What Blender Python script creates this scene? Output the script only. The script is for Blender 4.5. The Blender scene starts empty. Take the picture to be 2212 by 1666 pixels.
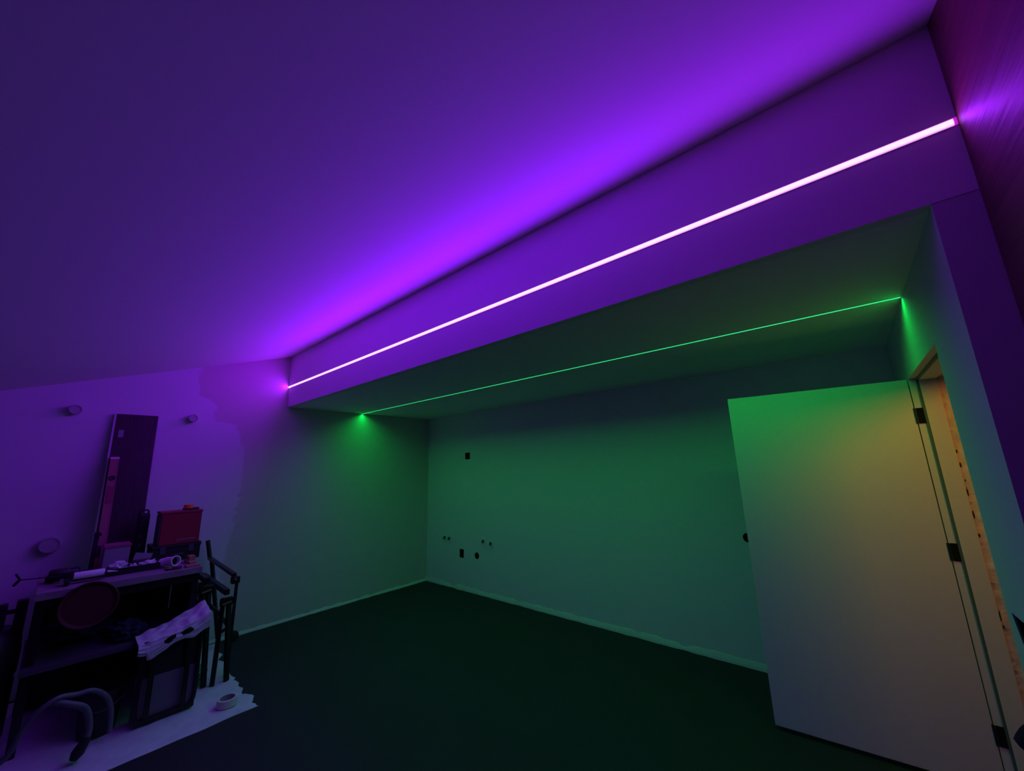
import bpy, bmesh, math, random
from mathutils import Vector, Matrix, noise
random.seed(7)
PI = math.pi
S = bpy.context.scene
C = S.collection

# ------------------------------------------------------------------ measures (metres)
W, W2 = 5.2675, 5.3665          # alcove width, room width
H1, H2 = 2.3476, 2.9663         # alcove ceiling, top of the fascia
D = 2.0613                      # alcove depth
SLOPE = 0.334                   # roof slope towards the camera
YB = -6.2                       # far end of the room behind the camera
STRIP_Z, STRIP_Y = 2.5889, -1.1184

# ------------------------------------------------------------------ camera
cam = bpy.data.cameras.new('camera')
cam.sensor_width = 36.0
cam.lens = 829.6 * 36.0 / 2212.0
cam.clip_start = 0.02
camo = bpy.data.objects.new('camera', cam)
camo.location = (4.9506, -3.7389, 1.5798)
camo.rotation_euler = (1.7791, 0.0296, 0.7138)
C.objects.link(camo)
S.camera = camo

# ------------------------------------------------------------------ world, exposure
w = bpy.data.worlds.new('night')
S.world = w
w.use_nodes = True
w.node_tree.nodes['Background'].inputs[0].default_value = (0.0, 0.0, 0.0, 1)
w.node_tree.nodes['Background'].inputs[1].default_value = 0.0
S.view_settings.view_transform = 'Standard'
S.view_settings.look = 'None'
S.view_settings.exposure = 0.0
S.view_settings.gamma = 1.0
S.view_settings.use_curve_mapping = False
S.cycles.use_denoising = True
S.cycles.max_bounces = 12
S.cycles.diffuse_bounces = 8
S.cycles.sample_clamp_indirect = 6.0

# ------------------------------------------------------------------ lights: the two LED lines and the hallway lamp
def area(name, loc, rot, sx, sy, col, power, spread=180):
    l = bpy.data.lights.new(name, 'AREA')
    l.shape = 'RECTANGLE'; l.size = sx; l.size_y = sy
    l.color = col; l.energy = power; l.spread = math.radians(spread)
    o = bpy.data.objects.new(name, l); C.objects.link(o)
    o.location = loc; o.rotation_euler = rot
    return o
# the violet line is fed from its left end and grows dimmer and redder towards the right wall
SEG = [(0.66, 0.29), (1.15, 0.27), (1.30, 0.25), (1.28, 0.23), (1.05, 0.23), (0.50, 0.30)]
for i, (k, red) in enumerate(SEG):
    n = len(SEG); L = (W2-0.03)/n
    area('purple_line_light', (0.005+L*(i+0.5), -D-0.0075, STRIP_Z), (-PI/2, 0, 0), L-0.001, 0.0015, (red, 0.0, 1.0), 34.0*k/n, 172)
area('green_line_light', (W/2, STRIP_Y, H1-0.0055), (0, 0, 0), W-0.02, 0.0012, (0.0, 1.0, 0.09), 10.5, 152)
lamp_at, lamp_to = Vector((6.1, -2.1, 2.2)), Vector((5.1, -0.65, 1.75))
area('hallway_light', lamp_at, (lamp_to-lamp_at).to_track_quat('-Z', 'Y').to_euler(), 0.3, 0.3, (1.0, 0.33, 0.045), 2.5, 110)

# ------------------------------------------------------------------ materials
def mat(name, col, rough=0.6, metal=0.0, bump=0.0, bscale=40.0, var=0.0, vscale=6.0, emit=None, es=0.0, stretch=None):
    m = bpy.data.materials.new(name); m.use_nodes = True
    nt = m.node_tree; b = nt.nodes['Principled BSDF']
    b.inputs['Base Color'].default_value = (*col, 1)
    b.inputs['Roughness'].default_value = rough
    b.inputs['Metallic'].default_value = metal
    if bump or var:
        tc = nt.nodes.new('ShaderNodeTexCoord')
        mp = nt.nodes.new('ShaderNodeMapping')
        if stretch: mp.inputs['Scale'].default_value = stretch
        nt.links.new(tc.outputs['Object'], mp.inputs['Vector'])
    if var:
        n = nt.nodes.new('ShaderNodeTexNoise'); n.inputs['Scale'].default_value = vscale
        n.inputs['Detail'].default_value = 5
        nt.links.new(mp.outputs['Vector'], n.inputs['Vector'])
        r = nt.nodes.new('ShaderNodeValToRGB')
        r.color_ramp.elements[0].position = 0.3; r.color_ramp.elements[1].position = 0.7
        r.color_ramp.elements[0].color = (*[c*(1-var) for c in col], 1)
        r.color_ramp.elements[1].color = (*[min(1, c*(1+var)) for c in col], 1)
        nt.links.new(n.outputs['Fac'], r.inputs['Fac'])
        nt.links.new(r.outputs['Color'], b.inputs['Base Color'])
    if bump:
        n2 = nt.nodes.new('ShaderNodeTexNoise'); n2.inputs['Scale'].default_value = bscale
        n2.inputs['Detail'].default_value = 6
        nt.links.new(mp.outputs['Vector'], n2.inputs['Vector'])
        bp = nt.nodes.new('ShaderNodeBump'); bp.inputs['Strength'].default_value = bump
        bp.inputs['Distance'].default_value = 0.004
        nt.links.new(n2.outputs['Fac'], bp.inputs['Height'])
        nt.links.new(bp.outputs['Normal'], b.inputs['Normal'])
    if emit:
        b.inputs['Emission Color'].default_value = (*emit, 1)
        b.inputs['Emission Strength'].default_value = es
    return m

M = {}
M['paint'] = mat('white_paint', (0.78, 0.78, 0.78), 0.9, bump=0.15, bscale=60)
M['ceiling'] = mat('ceiling_paint', (0.76, 0.76, 0.76), 0.95, bump=0.1, bscale=50)
M['bare'] = mat('bare_render', (0.20, 0.19, 0.19), 0.9, bump=0.4, bscale=30)
M['timber'] = mat('red_brown_timber', (0.150, 0.066, 0.045), 0.55, bump=0.6, bscale=7, var=0.25, vscale=5, stretch=(1, 0.35, 6))
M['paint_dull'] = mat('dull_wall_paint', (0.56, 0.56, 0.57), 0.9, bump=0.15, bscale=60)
M['fabric'] = mat('black_fabric', (0.003, 0.003, 0.004), 1.0)
M['soffit'] = mat('alcove_ceiling_paint', (0.92, 0.88, 0.86), 0.95)
M['floor'] = mat('anthracite_floor', (0.014, 0.014, 0.016), 0.75, bump=0.1, bscale=120, var=0.15, vscale=3)
M['foam'] = mat('pale_edge_foam', (0.62, 0.64, 0.62), 0.8, bump=0.5, bscale=50)
M['door'] = mat('white_door_lacquer', (0.80, 0.79, 0.77), 0.42)
M['frame'] = mat('frame_lacquer', (0.80, 0.77, 0.72), 0.45)
M['seal'] = mat('grey_rubber_seal', (0.12, 0.13, 0.12), 0.6)
M['mortar'] = mat('rough_mortar', (0.80, 0.72, 0.60), 0.9, bump=1.0, bscale=30, var=0.15, vscale=18)
M['black'] = mat('black_plastic', (0.012, 0.012, 0.013), 0.5)
M['blacksteel'] = mat('black_steel', (0.02, 0.02, 0.022), 0.35, 0.4)
M['void'] = mat('dark_recess', (0.006, 0.006, 0.006), 0.9)  # near-black; also paints the shade in the mortar pits and pipe mouth
M['brass'] = mat('brass_plate', (0.75, 0.55, 0.25), 0.35, 0.9)
M['steel'] = mat('brushed_steel', (0.55, 0.55, 0.56), 0.3, 1.0)
M['woodtop'] = mat('bench_wood', (0.26, 0.22, 0.24), 0.55, bump=0.2, bscale=30, var=0.2, vscale=8, stretch=(12, 1, 1))
M['pine'] = mat('pine_offcut', (0.36, 0.20, 0.11), 0.6, var=0.2, vscale=20, stretch=(1, 8, 1))
M['dboard'] = mat('dark_laminate', (0.035, 0.020, 0.022), 0.45, var=0.5, vscale=10, stretch=(1, 14, 0.6))
M['edge'] = mat('pale_edging', (0.55, 0.53, 0.60), 0.4)
M['label'] = mat('paper_label', (0.3, 0.3, 0.3), 0.8)
M['level'] = mat('orange_level_body', (0.34, 0.15, 0.12), 0.45)
M['levelred'] = mat('red_level_section', (0.26, 0.05, 0.07), 0.45)
M['red'] = mat('red_case_plastic', (0.30, 0.008, 0.04), 0.5)
M['redlid'] = mat('red_plastic', (0.055, 0.005, 0.005), 0.55)
M['greycase'] = mat('dark_grey_plastic', (0.07, 0.06, 0.08), 0.5)
M['white'] = mat('white_plastic', (0.78, 0.78, 0.80), 0.45)
M['card'] = mat('white_cardboard', (0.32, 0.29, 0.34), 0.85)
M['pinklid'] = mat('pink_cardboard', (0.34, 0.08, 0.16), 0.8)
M['orange'] = mat('orange_tape', (0.95, 0.22, 0.03), 0.5)
M['cloth'] = mat('white_rag', (0.62, 0.60, 0.66), 0.95, bump=0.6, bscale=60)
M['blue'] = mat('dark_blue_fabric', (0.012, 0.02, 0.05), 0.95, bump=0.6, bscale=50)
M['sheet'] = mat('drop_sheet', (0.60, 0.62, 0.64), 0.8, bump=0.9, bscale=22, var=0.08, vscale=9)
M['palebin'] = mat('pale_bin_plastic', (0.17, 0.15, 0.19), 0.5)
M['hose'] = mat('grey_hose', (0.13, 0.13, 0.16), 0.5)
M['tape'] = mat('cream_tape', (0.75, 0.68, 0.62), 0.6)
M['teal'] = mat('thin_green_film', (0.10, 0.34, 0.28), 0.4)
M['cap'] = mat('wall_cap_plastic', (0.48, 0.48, 0.48), 0.6)
M['chalk'] = mat('pale_print', (0.40, 0.28, 0.40), 0.6)
M['purple_led'] = mat('purple_led_diffuser', (0.8, 0.8, 0.8), 0.5, emit=(1.0, 0.72, 1.0), es=1.15)
M['green_led'] = mat('green_led_diffuser', (0.8, 0.8, 0.8), 0.5, emit=(0.035, 1.0, 0.30), es=1.0)
M['cap_glow'] = mat('translucent_end_cap', (0.7, 0.7, 0.7), 0.5, emit=(0.5, 0.005, 0.55), es=1.0)
M['alu'] = mat('led_channel', (0.6, 0.6, 0.6), 0.4, 0.5)

def led_core(m, core, rim, half):
    """diffuser that glows whiter along its middle than at its two rims"""
    nt = m.node_tree; b = nt.nodes['Principled BSDF']
    tc = nt.nodes.new('ShaderNodeTexCoord'); sp = nt.nodes.new('ShaderNodeSeparateXYZ'); nt.links.new(tc.outputs['Object'], sp.inputs[0])
    ab = nt.nodes.new('ShaderNodeMath'); ab.operation = 'ABSOLUTE'; nt.links.new(sp.outputs['Z'], ab.inputs[0])
    mr = nt.nodes.new('ShaderNodeMapRange'); mr.interpolation_type = 'SMOOTHSTEP'
    mr.inputs[1].default_value = half*0.55; mr.inputs[2].default_value = half*0.95; nt.links.new(ab.outputs[0], mr.inputs[0])
    mx = nt.nodes.new('ShaderNodeMix'); mx.data_type = 'RGBA'
    mx.inputs[6].default_value = (*core, 1); mx.inputs[7].default_value = (*rim, 1)
    nt.links.new(mr.outputs[0], mx.inputs[0]); nt.links.new(mx.outputs[2], b.inputs['Emission Color'])
led_core(M['purple_led'], (1.0, 0.76, 1.0), (1.0, 0.28, 1.0), 0.0125)
def left_wall_mat():
    m = mat('left_wall_paint', (0.78, 0.78, 0.78), 0.9)
    nt = m.node_tree; L = nt.links; b = nt.nodes['Principled BSDF']
    tc = nt.nodes.new('ShaderNodeTexCoord'); sp = nt.nodes.new('ShaderNodeSeparateXYZ')
    L.new(tc.outputs['Object'], sp.inputs[0])
    mr = nt.nodes.new('ShaderNodeMapRange'); mr.inputs[1].default_value = 0; mr.inputs[2].default_value = 3
    L.new(sp.outputs['Z'], mr.inputs[0])
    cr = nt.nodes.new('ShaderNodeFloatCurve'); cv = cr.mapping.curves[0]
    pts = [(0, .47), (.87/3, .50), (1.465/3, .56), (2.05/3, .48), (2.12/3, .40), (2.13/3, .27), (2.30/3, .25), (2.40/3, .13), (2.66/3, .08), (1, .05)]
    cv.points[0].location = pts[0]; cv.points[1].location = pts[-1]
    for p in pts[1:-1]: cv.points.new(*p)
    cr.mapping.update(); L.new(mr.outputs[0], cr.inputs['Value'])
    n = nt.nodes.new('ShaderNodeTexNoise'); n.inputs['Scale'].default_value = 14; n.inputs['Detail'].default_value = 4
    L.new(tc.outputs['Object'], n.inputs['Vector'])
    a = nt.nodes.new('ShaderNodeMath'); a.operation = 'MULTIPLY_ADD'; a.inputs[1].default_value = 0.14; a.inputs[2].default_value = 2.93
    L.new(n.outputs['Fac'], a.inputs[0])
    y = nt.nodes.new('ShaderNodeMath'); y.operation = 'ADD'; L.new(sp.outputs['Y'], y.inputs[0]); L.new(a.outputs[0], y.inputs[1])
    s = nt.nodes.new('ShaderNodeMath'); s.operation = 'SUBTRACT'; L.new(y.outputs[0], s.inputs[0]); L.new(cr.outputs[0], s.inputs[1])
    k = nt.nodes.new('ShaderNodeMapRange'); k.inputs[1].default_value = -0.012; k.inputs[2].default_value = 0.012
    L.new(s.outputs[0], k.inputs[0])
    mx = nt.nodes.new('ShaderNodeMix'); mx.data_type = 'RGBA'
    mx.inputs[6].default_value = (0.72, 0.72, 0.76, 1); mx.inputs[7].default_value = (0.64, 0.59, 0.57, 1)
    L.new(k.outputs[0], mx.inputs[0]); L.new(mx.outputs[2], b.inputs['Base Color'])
    n2 = nt.nodes.new('ShaderNodeTexNoise'); n2.inputs['Scale'].default_value = 7
    L.new(tc.outputs['Object'], n2.inputs['Vector'])
    bp = nt.nodes.new('ShaderNodeBump'); bp.inputs['Strength'].default_value = 0.3; bp.inputs['Distance'].default_value = 0.01
    L.new(n2.outputs['Fac'], bp.inputs['Height']); L.new(bp.outputs['Normal'], b.inputs['Normal'])
    return m
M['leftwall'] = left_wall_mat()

# ------------------------------------------------------------------ mesh helpers
def obj(name, bm, m, parent=None, smooth=False, kind=None):
    me = bpy.data.meshes.new(name)
    bmesh.ops.recalc_face_normals(bm, faces=bm.faces)
    bm.to_mesh(me); bm.free()
    if smooth:
        for p in me.polygons: p.use_smooth = True
        me.set_sharp_from_angle(angle=math.radians(40))
    me.materials.append(M[m] if isinstance(m, str) else m)
    o = bpy.data.objects.new(name, me); C.objects.link(o)
    if parent is not None: o.parent = parent
    if kind: o['kind'] = kind
    return o
def box(bm, x0, x1, y0, y1, z0, z1, bev=0.0, mtx=None):
    r = bmesh.ops.create_cube(bm, size=1)
    vs = r['verts']
    for v in vs:
        v.co = Vector(((x0+x1)/2 + v.co.x*(x1-x0), (y0+y1)/2 + v.co.y*(y1-y0), (z0+z1)/2 + v.co.z*(z1-z0)))
    if bev:
        es = list({e for v in vs for e in v.link_edges})
        rr = bmesh.ops.bevel(bm, geom=es, offset=bev, segments=2, affect='EDGES', profile=0.7)
        vs = list({v for f in rr['faces'] for v in f.verts} | {v for v in vs if v.is_valid})
    if mtx is not None:
        bmesh.ops.transform(bm, matrix=mtx, verts=[v for v in vs if v.is_valid])
    return bm
def B(x0, x1, y0, y1, z0, z1, bev=0.0, mtx=None):
    return box(bmesh.new(), x0, x1, y0, y1, z0, z1, bev, mtx)
def bar(bm, a, b, wx, wy=None, bev=0.0):
    a, b = Vector(a), Vector(b); wy = wy or wx
    L = (b-a).length; q = (b-a).to_track_quat('Z', 'Y')
    m = Matrix.Translation((a+b)/2) @ q.to_matrix().to_4x4()
    return box(bm, -wx/2, wx/2, -wy/2, wy/2, -L/2, L/2, bev, m)
def rod(bm, a, b, r, r2=None, seg=16):
    a, b = Vector(a), Vector(b); r2 = r if r2 is None else r2
    q = (b-a).to_track_quat('Z', 'Y')
    m = Matrix.Translation((a+b)/2) @ q.to_matrix().to_4x4()
    bmesh.ops.create_cone(bm, cap_ends=True, cap_tris=False, segments=seg, radius1=r, radius2=r2, depth=(b-a).length, matrix=m)
    return bm
def lathe(bm, prof, a=(0, 0, 0), axis=(0, 0, 1), seg=24):
    """profile [(radius, height)] turned round the axis from point a; radius 0 closes it"""
    q = Vector(axis).to_track_quat('Z', 'Y').to_matrix().to_4x4(); m = Matrix.Translation(Vector(a)) @ q
    rings = []
    for r, h in prof:
        if r < 1e-6: rings.append([bm.verts.new(m @ Vector((0, 0, h)))])
        else: rings.append([bm.verts.new(m @ Vector((r*math.cos(2*PI*k/seg), r*math.sin(2*PI*k/seg), h))) for k in range(seg)])
    for A, Bq in zip(rings, rings[1:]):
        for k in range(seg):
            k2 = (k+1) % seg
            if len(A) == 1 and len(Bq) == 1: continue
            if len(A) == 1: bm.faces.new((A[0], Bq[k], Bq[k2]))
            elif len(Bq) == 1: bm.faces.new((A[k], A[k2], Bq[0]))
            else: bm.faces.new((A[k], A[k2], Bq[k2], Bq[k]))
    return bm
def smooth_path(pts, n=8):
    pts = [Vector(p) for p in pts]; out = []
    for i in range(len(pts)-1):
        p0 = pts[max(i-1, 0)]; p1 = pts[i]; p2 = pts[i+1]; p3 = pts[min(i+2, len(pts)-1)]
        for k in range(n):
            t = k/n
            out.append(0.5*((2*p1) + (-p0+p2)*t + (2*p0-5*p1+4*p2-p3)*t*t + (-p0+3*p1-3*p2+p3)*t**3))
    out.append(pts[-1]); return out
def tube(bm, pts, r, seg=10, rings=0.0):
    P = [Vector(p) for p in pts]; prev = None; RR = []
    up = Vector((0, 0, 1))
    for i, p in enumerate(P):
        t = (P[min(i+1, len(P)-1)] - P[max(i-1, 0)]).normalized()
        n = prev - t*prev.dot(t) if prev else t.cross(up)
        if n.length < 1e-5: n = t.cross(Vector((1, 0, 0)))
        n.normalize(); prev = n; b = t.cross(n)
        rr = r*(1 + (rings if i % 2 else 0))
        RR.append([bm.verts.new(p + rr*(math.cos(2*PI*k/seg)*n + math.sin(2*PI*k/seg)*b)) for k in range(seg)])
    for A, Bq in zip(RR, RR[1:]):
        for k in range(seg): bm.faces.new((A[k], A[(k+1) % seg], Bq[(k+1) % seg], Bq[k]))
    bm.faces.new(RR[0][::-1]); bm.faces.new(RR[-1])
    return bm
def prism(bm, poly, ext):
    """closed polygon (list of 3-D points) extruded by vector ext"""
    a = [bm.verts.new(Vector(p)) for p in poly]; b = [bm.verts.new(Vector(p)+Vector(ext)) for p in poly]
    bm.faces.new(a); bm.faces.new(b[::-1]); n = len(a)
    for i in range(n): bm.faces.new((a[i], b[i], b[(i+1) % n], a[(i+1) % n]))
    return bm
def lump(bm, c, s, seed=0, rough=0.25, sub=3, freq=2.2):
    r = bmesh.ops.create_icosphere(bm, subdivisions=sub, radius=1)
    for v in r['verts']:
        k = 1 + rough*noise.noise(v.co*freq + Vector((seed*3.1, seed, 0)))*2
        v.co = Vector((c[0]+v.co.x*s[0]*k, c[1]+v.co.y*s[1]*k, max(c[2]+v.co.z*s[2]*k, c[2]-s[2]*0.95)))
    return bm
def thing(name, label, cat, loc=(0, 0, 0), group=None):
    o = bpy.data.objects.new(name, None); C.objects.link(o); o.location = loc
    o.empty_display_size = 0.1
    return tag(o, label, cat, group)
def tag(o, label, cat, group=None):
    o['label'] = label; o['category'] = cat
    if group: o['group'] = group
    return o
def settle(root):
    """children were built in world space: take the root's place out of their meshes"""
    for ch in root.children:
        ch.data.transform(Matrix.Translation(-root.location))
        for g in ch.children: g.data.transform(Matrix.Translation(-root.location))
    return root
def cut(o, cutters):
    for i, c in enumerate(cutters):
        md = o.modifiers.new('cut%d' % i, 'BOOLEAN'); md.operation = 'DIFFERENCE'; md.solver = 'EXACT'; md.object = c
    dg = bpy.context.evaluated_depsgraph_get()
    me = bpy.data.meshes.new_from_object(o.evaluated_get(dg))
    o.modifiers.clear(); o.data = me
    for c in cutters: bpy.data.objects.remove(c)

# ================================================================== STRUCTURE
T = 0.25
floor = obj('floor', B(-T, W2+2.2, YB-T, T, -0.2, 0.0), 'floor', kind='structure')
# left wall: a gable under the sloping ceiling
def wall_profile(x0, x1, m, name):
    bm = bmesh.new()
    zt = lambda y: H2 + SLOPE*(y+D)
    poly = [(x0, T, 0), (x0, T, H1+0.9), (x0, -D, H1+0.9), (x0, -D, H2+0.05), (x0, YB-T, zt(YB-T)+0.05), (x0, YB-T, 0)]
    prism(bm, poly, (x1-x0, 0, 0))
    return obj(name, bm, m, kind='structure')
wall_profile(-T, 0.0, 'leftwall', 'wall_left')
# right wall of the room (camera side of the alcove)
bm = bmesh.new()
zt = lambda y: H2 + SLOPE*(y+D)
prism(bm, [(W2, -D-0.0, 0), (W2, -D-0.0, H2+0.05), (W2, YB-T, zt(YB-T)+0.05), (W2, YB-T, 0)], (T, 0, 0))
obj('wall_right', bm, 'timber', kind='structure')
obj('wall_front', B(0, W2, YB-T, YB, 0, H2), 'bare', kind='structure')
# ceilings
bm = bmesh.new()
prism(bm, [(-T, -D, zt(-D)), (-T, YB-T, zt(YB-T)), (-T, YB-T, zt(YB-T)+0.2), (-T, -D, zt(-D)+0.2)], (W2+2*T, 0, 0))
obj('ceiling', bm, 'ceiling', kind='structure')
obj('ceiling_alcove', B(0, W, -D+0.05, 0, H1, H1+0.15), 'soffit', kind='structure')
obj('wall_fascia', B(0, W2+T, -D, -D+0.05, H1, H2+0.2), 'paint', kind='structure')
# back wall with real recesses
wb = obj('wall_back', B(-T, W+T, 0, T, 0, H1+0.15), 'paint', kind='structure')
socket_spots = [(0.892, 1.745, 0.098, 0.092), (0.765, 0.449, 0.085, 0.110)]
cutters = []
for x, z, sx, sz in socket_spots:
    cutters.append(obj('c', B(x-sx/2, x+sx/2, -0.05, 0.07, z-sz/2, z+sz/2), 'void'))
for x, z, r in [(1.059, 0.453, 0.042), (4.222, 0.958, 0.038)]:
    cutters.append(obj('c', rod(bmesh.new(), (x, -0.05, z), (x, 0.07, z), r, seg=24), 'void'))
cut(wb, cutters)

# door wall (right side of the alcove) with the opening
Y1, Y2, HD = -0.6437, -1.581, 2.0
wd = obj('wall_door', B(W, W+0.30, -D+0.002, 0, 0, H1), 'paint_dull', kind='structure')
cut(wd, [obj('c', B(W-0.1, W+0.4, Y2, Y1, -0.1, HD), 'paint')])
# nib: strip of wall in the plane of the fascia beside the opening
# hallway beyond the doorway
obj('wall_hallway', B(W2+2.2, W2+2.3, YB, T, 0, 2.6), 'paint', kind='structure')
obj('ceiling_hallway', B(W+0.30, W2+2.2, -5.0, T, 2.5, 2.6), 'paint', kind='structure')
obj('wall_hallway_back', B(W+0.30, W2+2.2, 0.05, 0.15, 0, 2.5), 'paint', kind='structure')
obj('wall_hallway_front', B(W2+T, W2+2.2, -5.0, -4.9, 0, 2.5), 'paint', kind='structure')

# pale ragged foam strip where wall meets floor
def edge_strip(name, a, b, nrm, n, h, d, seed):
    bm = bmesh.new(); a, b, nrm = Vector(a), Vector(b), Vector(nrm); rows = []
    for i in range(n+1):
        t = i/n; p = a.lerp(b, t)
        k = noise.noise(Vector((t*14, seed, 0))); k2 = noise.noise(Vector((t*40, seed+5, 0))); k3 = noise.noise(Vector((t*5, seed+9, 0)))
        hh = max(0.012, h*(1+0.35*k+0.3*k2)); dd = max(0.012, d*(1+0.6*k3+0.5*k2))
        rows.append([bm.verts.new(p + Vector((0, 0, 0.0))), bm.verts.new(p + nrm*dd),
                     bm.verts.new(p + nrm*dd*0.85 + Vector((0, 0, hh*0.35))), bm.verts.new(p + nrm*dd*(0.45+0.2*k2) + Vector((0, 0, hh*0.8))),
                     bm.verts.new(p + nrm*0.006 + Vector((0, 0, hh)))])
    for A, Bq in zip(rows, rows[1:]):
        for k in range(4): bm.faces.new((A[k], A[k+1], Bq[k+1], Bq[k]))
    return obj(name, bm, 'foam', kind='structure')
edge_strip('baseboard_back', (0, 0, 0), (W, 0, 0), (0, -1, 0), 260, 0.050, 0.028, 1)
edge_strip('baseboard_left', (0, 0, 0), (0, -3.6, 0), (1, 0, 0), 130, 0.028, 0.022, 4)

# ------------------------------------------------------------------ door_1: leaf, frame, hinges, seal, mortar reveal
door = bpy.data.objects.new('door_1', None); C.objects.link(door); door.location = (W, Y1, 0); door['kind'] = 'structure'
hx, hy = W, Y1; ex, ey = 4.3613, -0.7248
ang = math.atan2(ey-hy, ex-hx); LW = math.hypot(ex-hx, ey-hy)
ml = Matrix.Translation((hx, hy, 0)) @ Matrix.Rotation(ang, 4, 'Z')
# local: x along leaf, y: thickness away from camera is negative after the turn
leaf = obj('door_leaf', B(0.004, LW, -0.040, 0.0, 0.024, 1.998, 0.0025, ml), 'door', door)
bm = bmesh.new()
box(bm, W+0.0005, W+0.040, Y1-0.002, Y1, 0, HD)                      # rebate side of far jamb
box(bm, W+0.040, W+0.108, Y1-0.015, Y1-0.0003, 0, HD-0.0003, 0.002)         # stop side
obj('far_jamb', bm, 'frame', door)
bm = bmesh.new()
box(bm, W+0.0005, W+0.040, Y2+0.0, Y1-0.0022, HD-0.002, HD-0.0002)
box(bm, W+0.040, W+0.108, Y2+0.0, Y1-0.0155, HD-0.015, HD-0.0005, 0.002)
obj('head_jamb', bm, 'frame', door)
bm = bmesh.new()
box(bm, W+0.001, W+0.040, Y2, Y2+0.004, 0, HD); box(bm, W+0.040, W+0.108, Y2, Y2+0.017, 0, HD-0.013, 0.002)
obj('near_jamb', bm, 'frame', door)
bm = bmesh.new()
box(bm, W+0.030, W+0.042, Y1-0.011, Y1-0.001, 0.02, HD-0.012, 0.003)
box(bm, W+0.030, W+0.042, Y2+0.02, Y1-0.001, HD-0.011, HD-0.001, 0.003)
obj('rubber_seal', bm, 'seal', door)
def rough_slab(bm, u0, u1, v0, v1, f, nu, nv, seed):
    g = [[bm.verts.new(f(u0+(u1-u0)*i/nu, v0+(v1-v0)*j/nv, noise.noise(Vector((i*0.55, j*0.35, seed))))) for j in range(nv+1)] for i in range(nu+1)]
    for i in range(nu):
        for j in range(nv): bm.faces.new((g[i][j], g[i+1][j], g[i+1][j+1], g[i][j+1]))
rv = bmesh.new()
rough_slab(rv, W+0.106, W+0.30, 0, HD+0.0, lambda u, v, k: Vector((u + (0.006*k if u < W+0.12 else 0), Y1-0.007 + 0.006*k + (0.010 if u < W+0.115 and abs(k) > 0.32 else 0), v)), 12, 120, 2)
obj('mortar_reveal', rv, 'mortar', door, smooth=False)
rv = bmesh.new()
rough_slab(rv, W+0.106, W+0.30, Y2, Y1, lambda u, v, k: Vector((u, v, HD-0.007 + 0.006*k)), 8, 60, 3)
obj('mortar_reveal', rv, 'mortar', door)
# near-black lumps painting the shade in pits where the mortar has broken away
random.seed(11)
bm = bmesh.new()
for z, hh in [(1.59, 0.022), (1.52, 0.025), (1.44, 0.012), (1.38, 0.045), (1.27, 0.04), (1.17, 0.02), (0.80, 0.05), (0.755, 0.014)]:
    lump(bm, (W+0.110+random.uniform(0, 0.006), Y1-0.009, z), (0.0020, 0.003, hh*0.5), seed=z*7, rough=0.5, sub=2)
obj('pit_shade', bm, 'void', door, kind='stuff')
for z in (1.790, 1.080, 0.262):
    bm = bmesh.new()
    box(bm, W+0.0035, W+0.0335, Y1-0.0055, Y1-0.0021, z-0.043, z+0.043, 0.004)
    h = obj('hinge', bm, 'fabric', door)
    rod(bm2 := bmesh.new(), (W-0.003, Y1-0.004, z-0.043), (W-0.003, Y1-0.004, z+0.043), 0.005, seg=12)
    obj('hinge_pin', bm2, 'black', h)
for ch in door.children:
    ch.data.transform(Matrix.Translation(-door.location))
    for g in ch.children: g.data.transform(Matrix.Translation(-door.location))

# ================================================================== LED LINES
def half_round(bm, x0, x1, r, prot, base, facing, seg=8):
    """bar along x with a shallow domed face; facing 'y' (towards -y) or 'z' (down)"""
    poly = []
    for k in range(seg+1):
        a = PI*k/seg; u = -r*math.cos(a); v = prot*math.sin(a)
        poly.append((x0, base[0]-v, base[1]+u) if facing == 'y' else (x0, base[0]+u, base[1]-v))
    return prism(bm, poly, (x1-x0, 0, 0))
t = thing('led_light_line', 'glowing white-violet LED line running the full length of the sloped-room fascia', 'light', (W2/2, -D, STRIP_Z))
obj('diffuser', half_round(bmesh.new(), 0.0, W2-0.009, 0.0125, 0.005, (-D-0.001, STRIP_Z), 'y'), 'purple_led', t)
bm = bmesh.new()
box(bm, 0.0, W2-0.002, -D-0.002, -D-0.0002, STRIP_Z-0.0155, STRIP_Z-0.0128); box(bm, 0.0, W2-0.002, -D-0.002, -D-0.0002, STRIP_Z+0.0128, STRIP_Z+0.0155)
obj('channel', bm, 'paint', t)
obj('end_cap', B(W2-0.0088, W2-0.001, -D-0.0048, -D-0.0005, STRIP_Z-0.0125, STRIP_Z+0.0125, 0.001), 'cap_glow', t)
settle(t)
t = thing('led_light_line', 'thin bright green LED line set in the alcove ceiling', 'light', (W/2, STRIP_Y, H1))
obj('diffuser', half_round(bmesh.new(), 0.002, W-0.004, 0.0062, 0.0035, (STRIP_Y, H1-0.0008), 'z'), 'green_led', t)
bm = bmesh.new()
for s in (-1, 1): box(bm, 0.0, W-0.001, STRIP_Y+s*0.0075-0.001, STRIP_Y+s*0.0075+0.001, H1-0.0018, H1-0.0001)
obj('channel', bm, 'paint', t)
settle(t)

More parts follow.
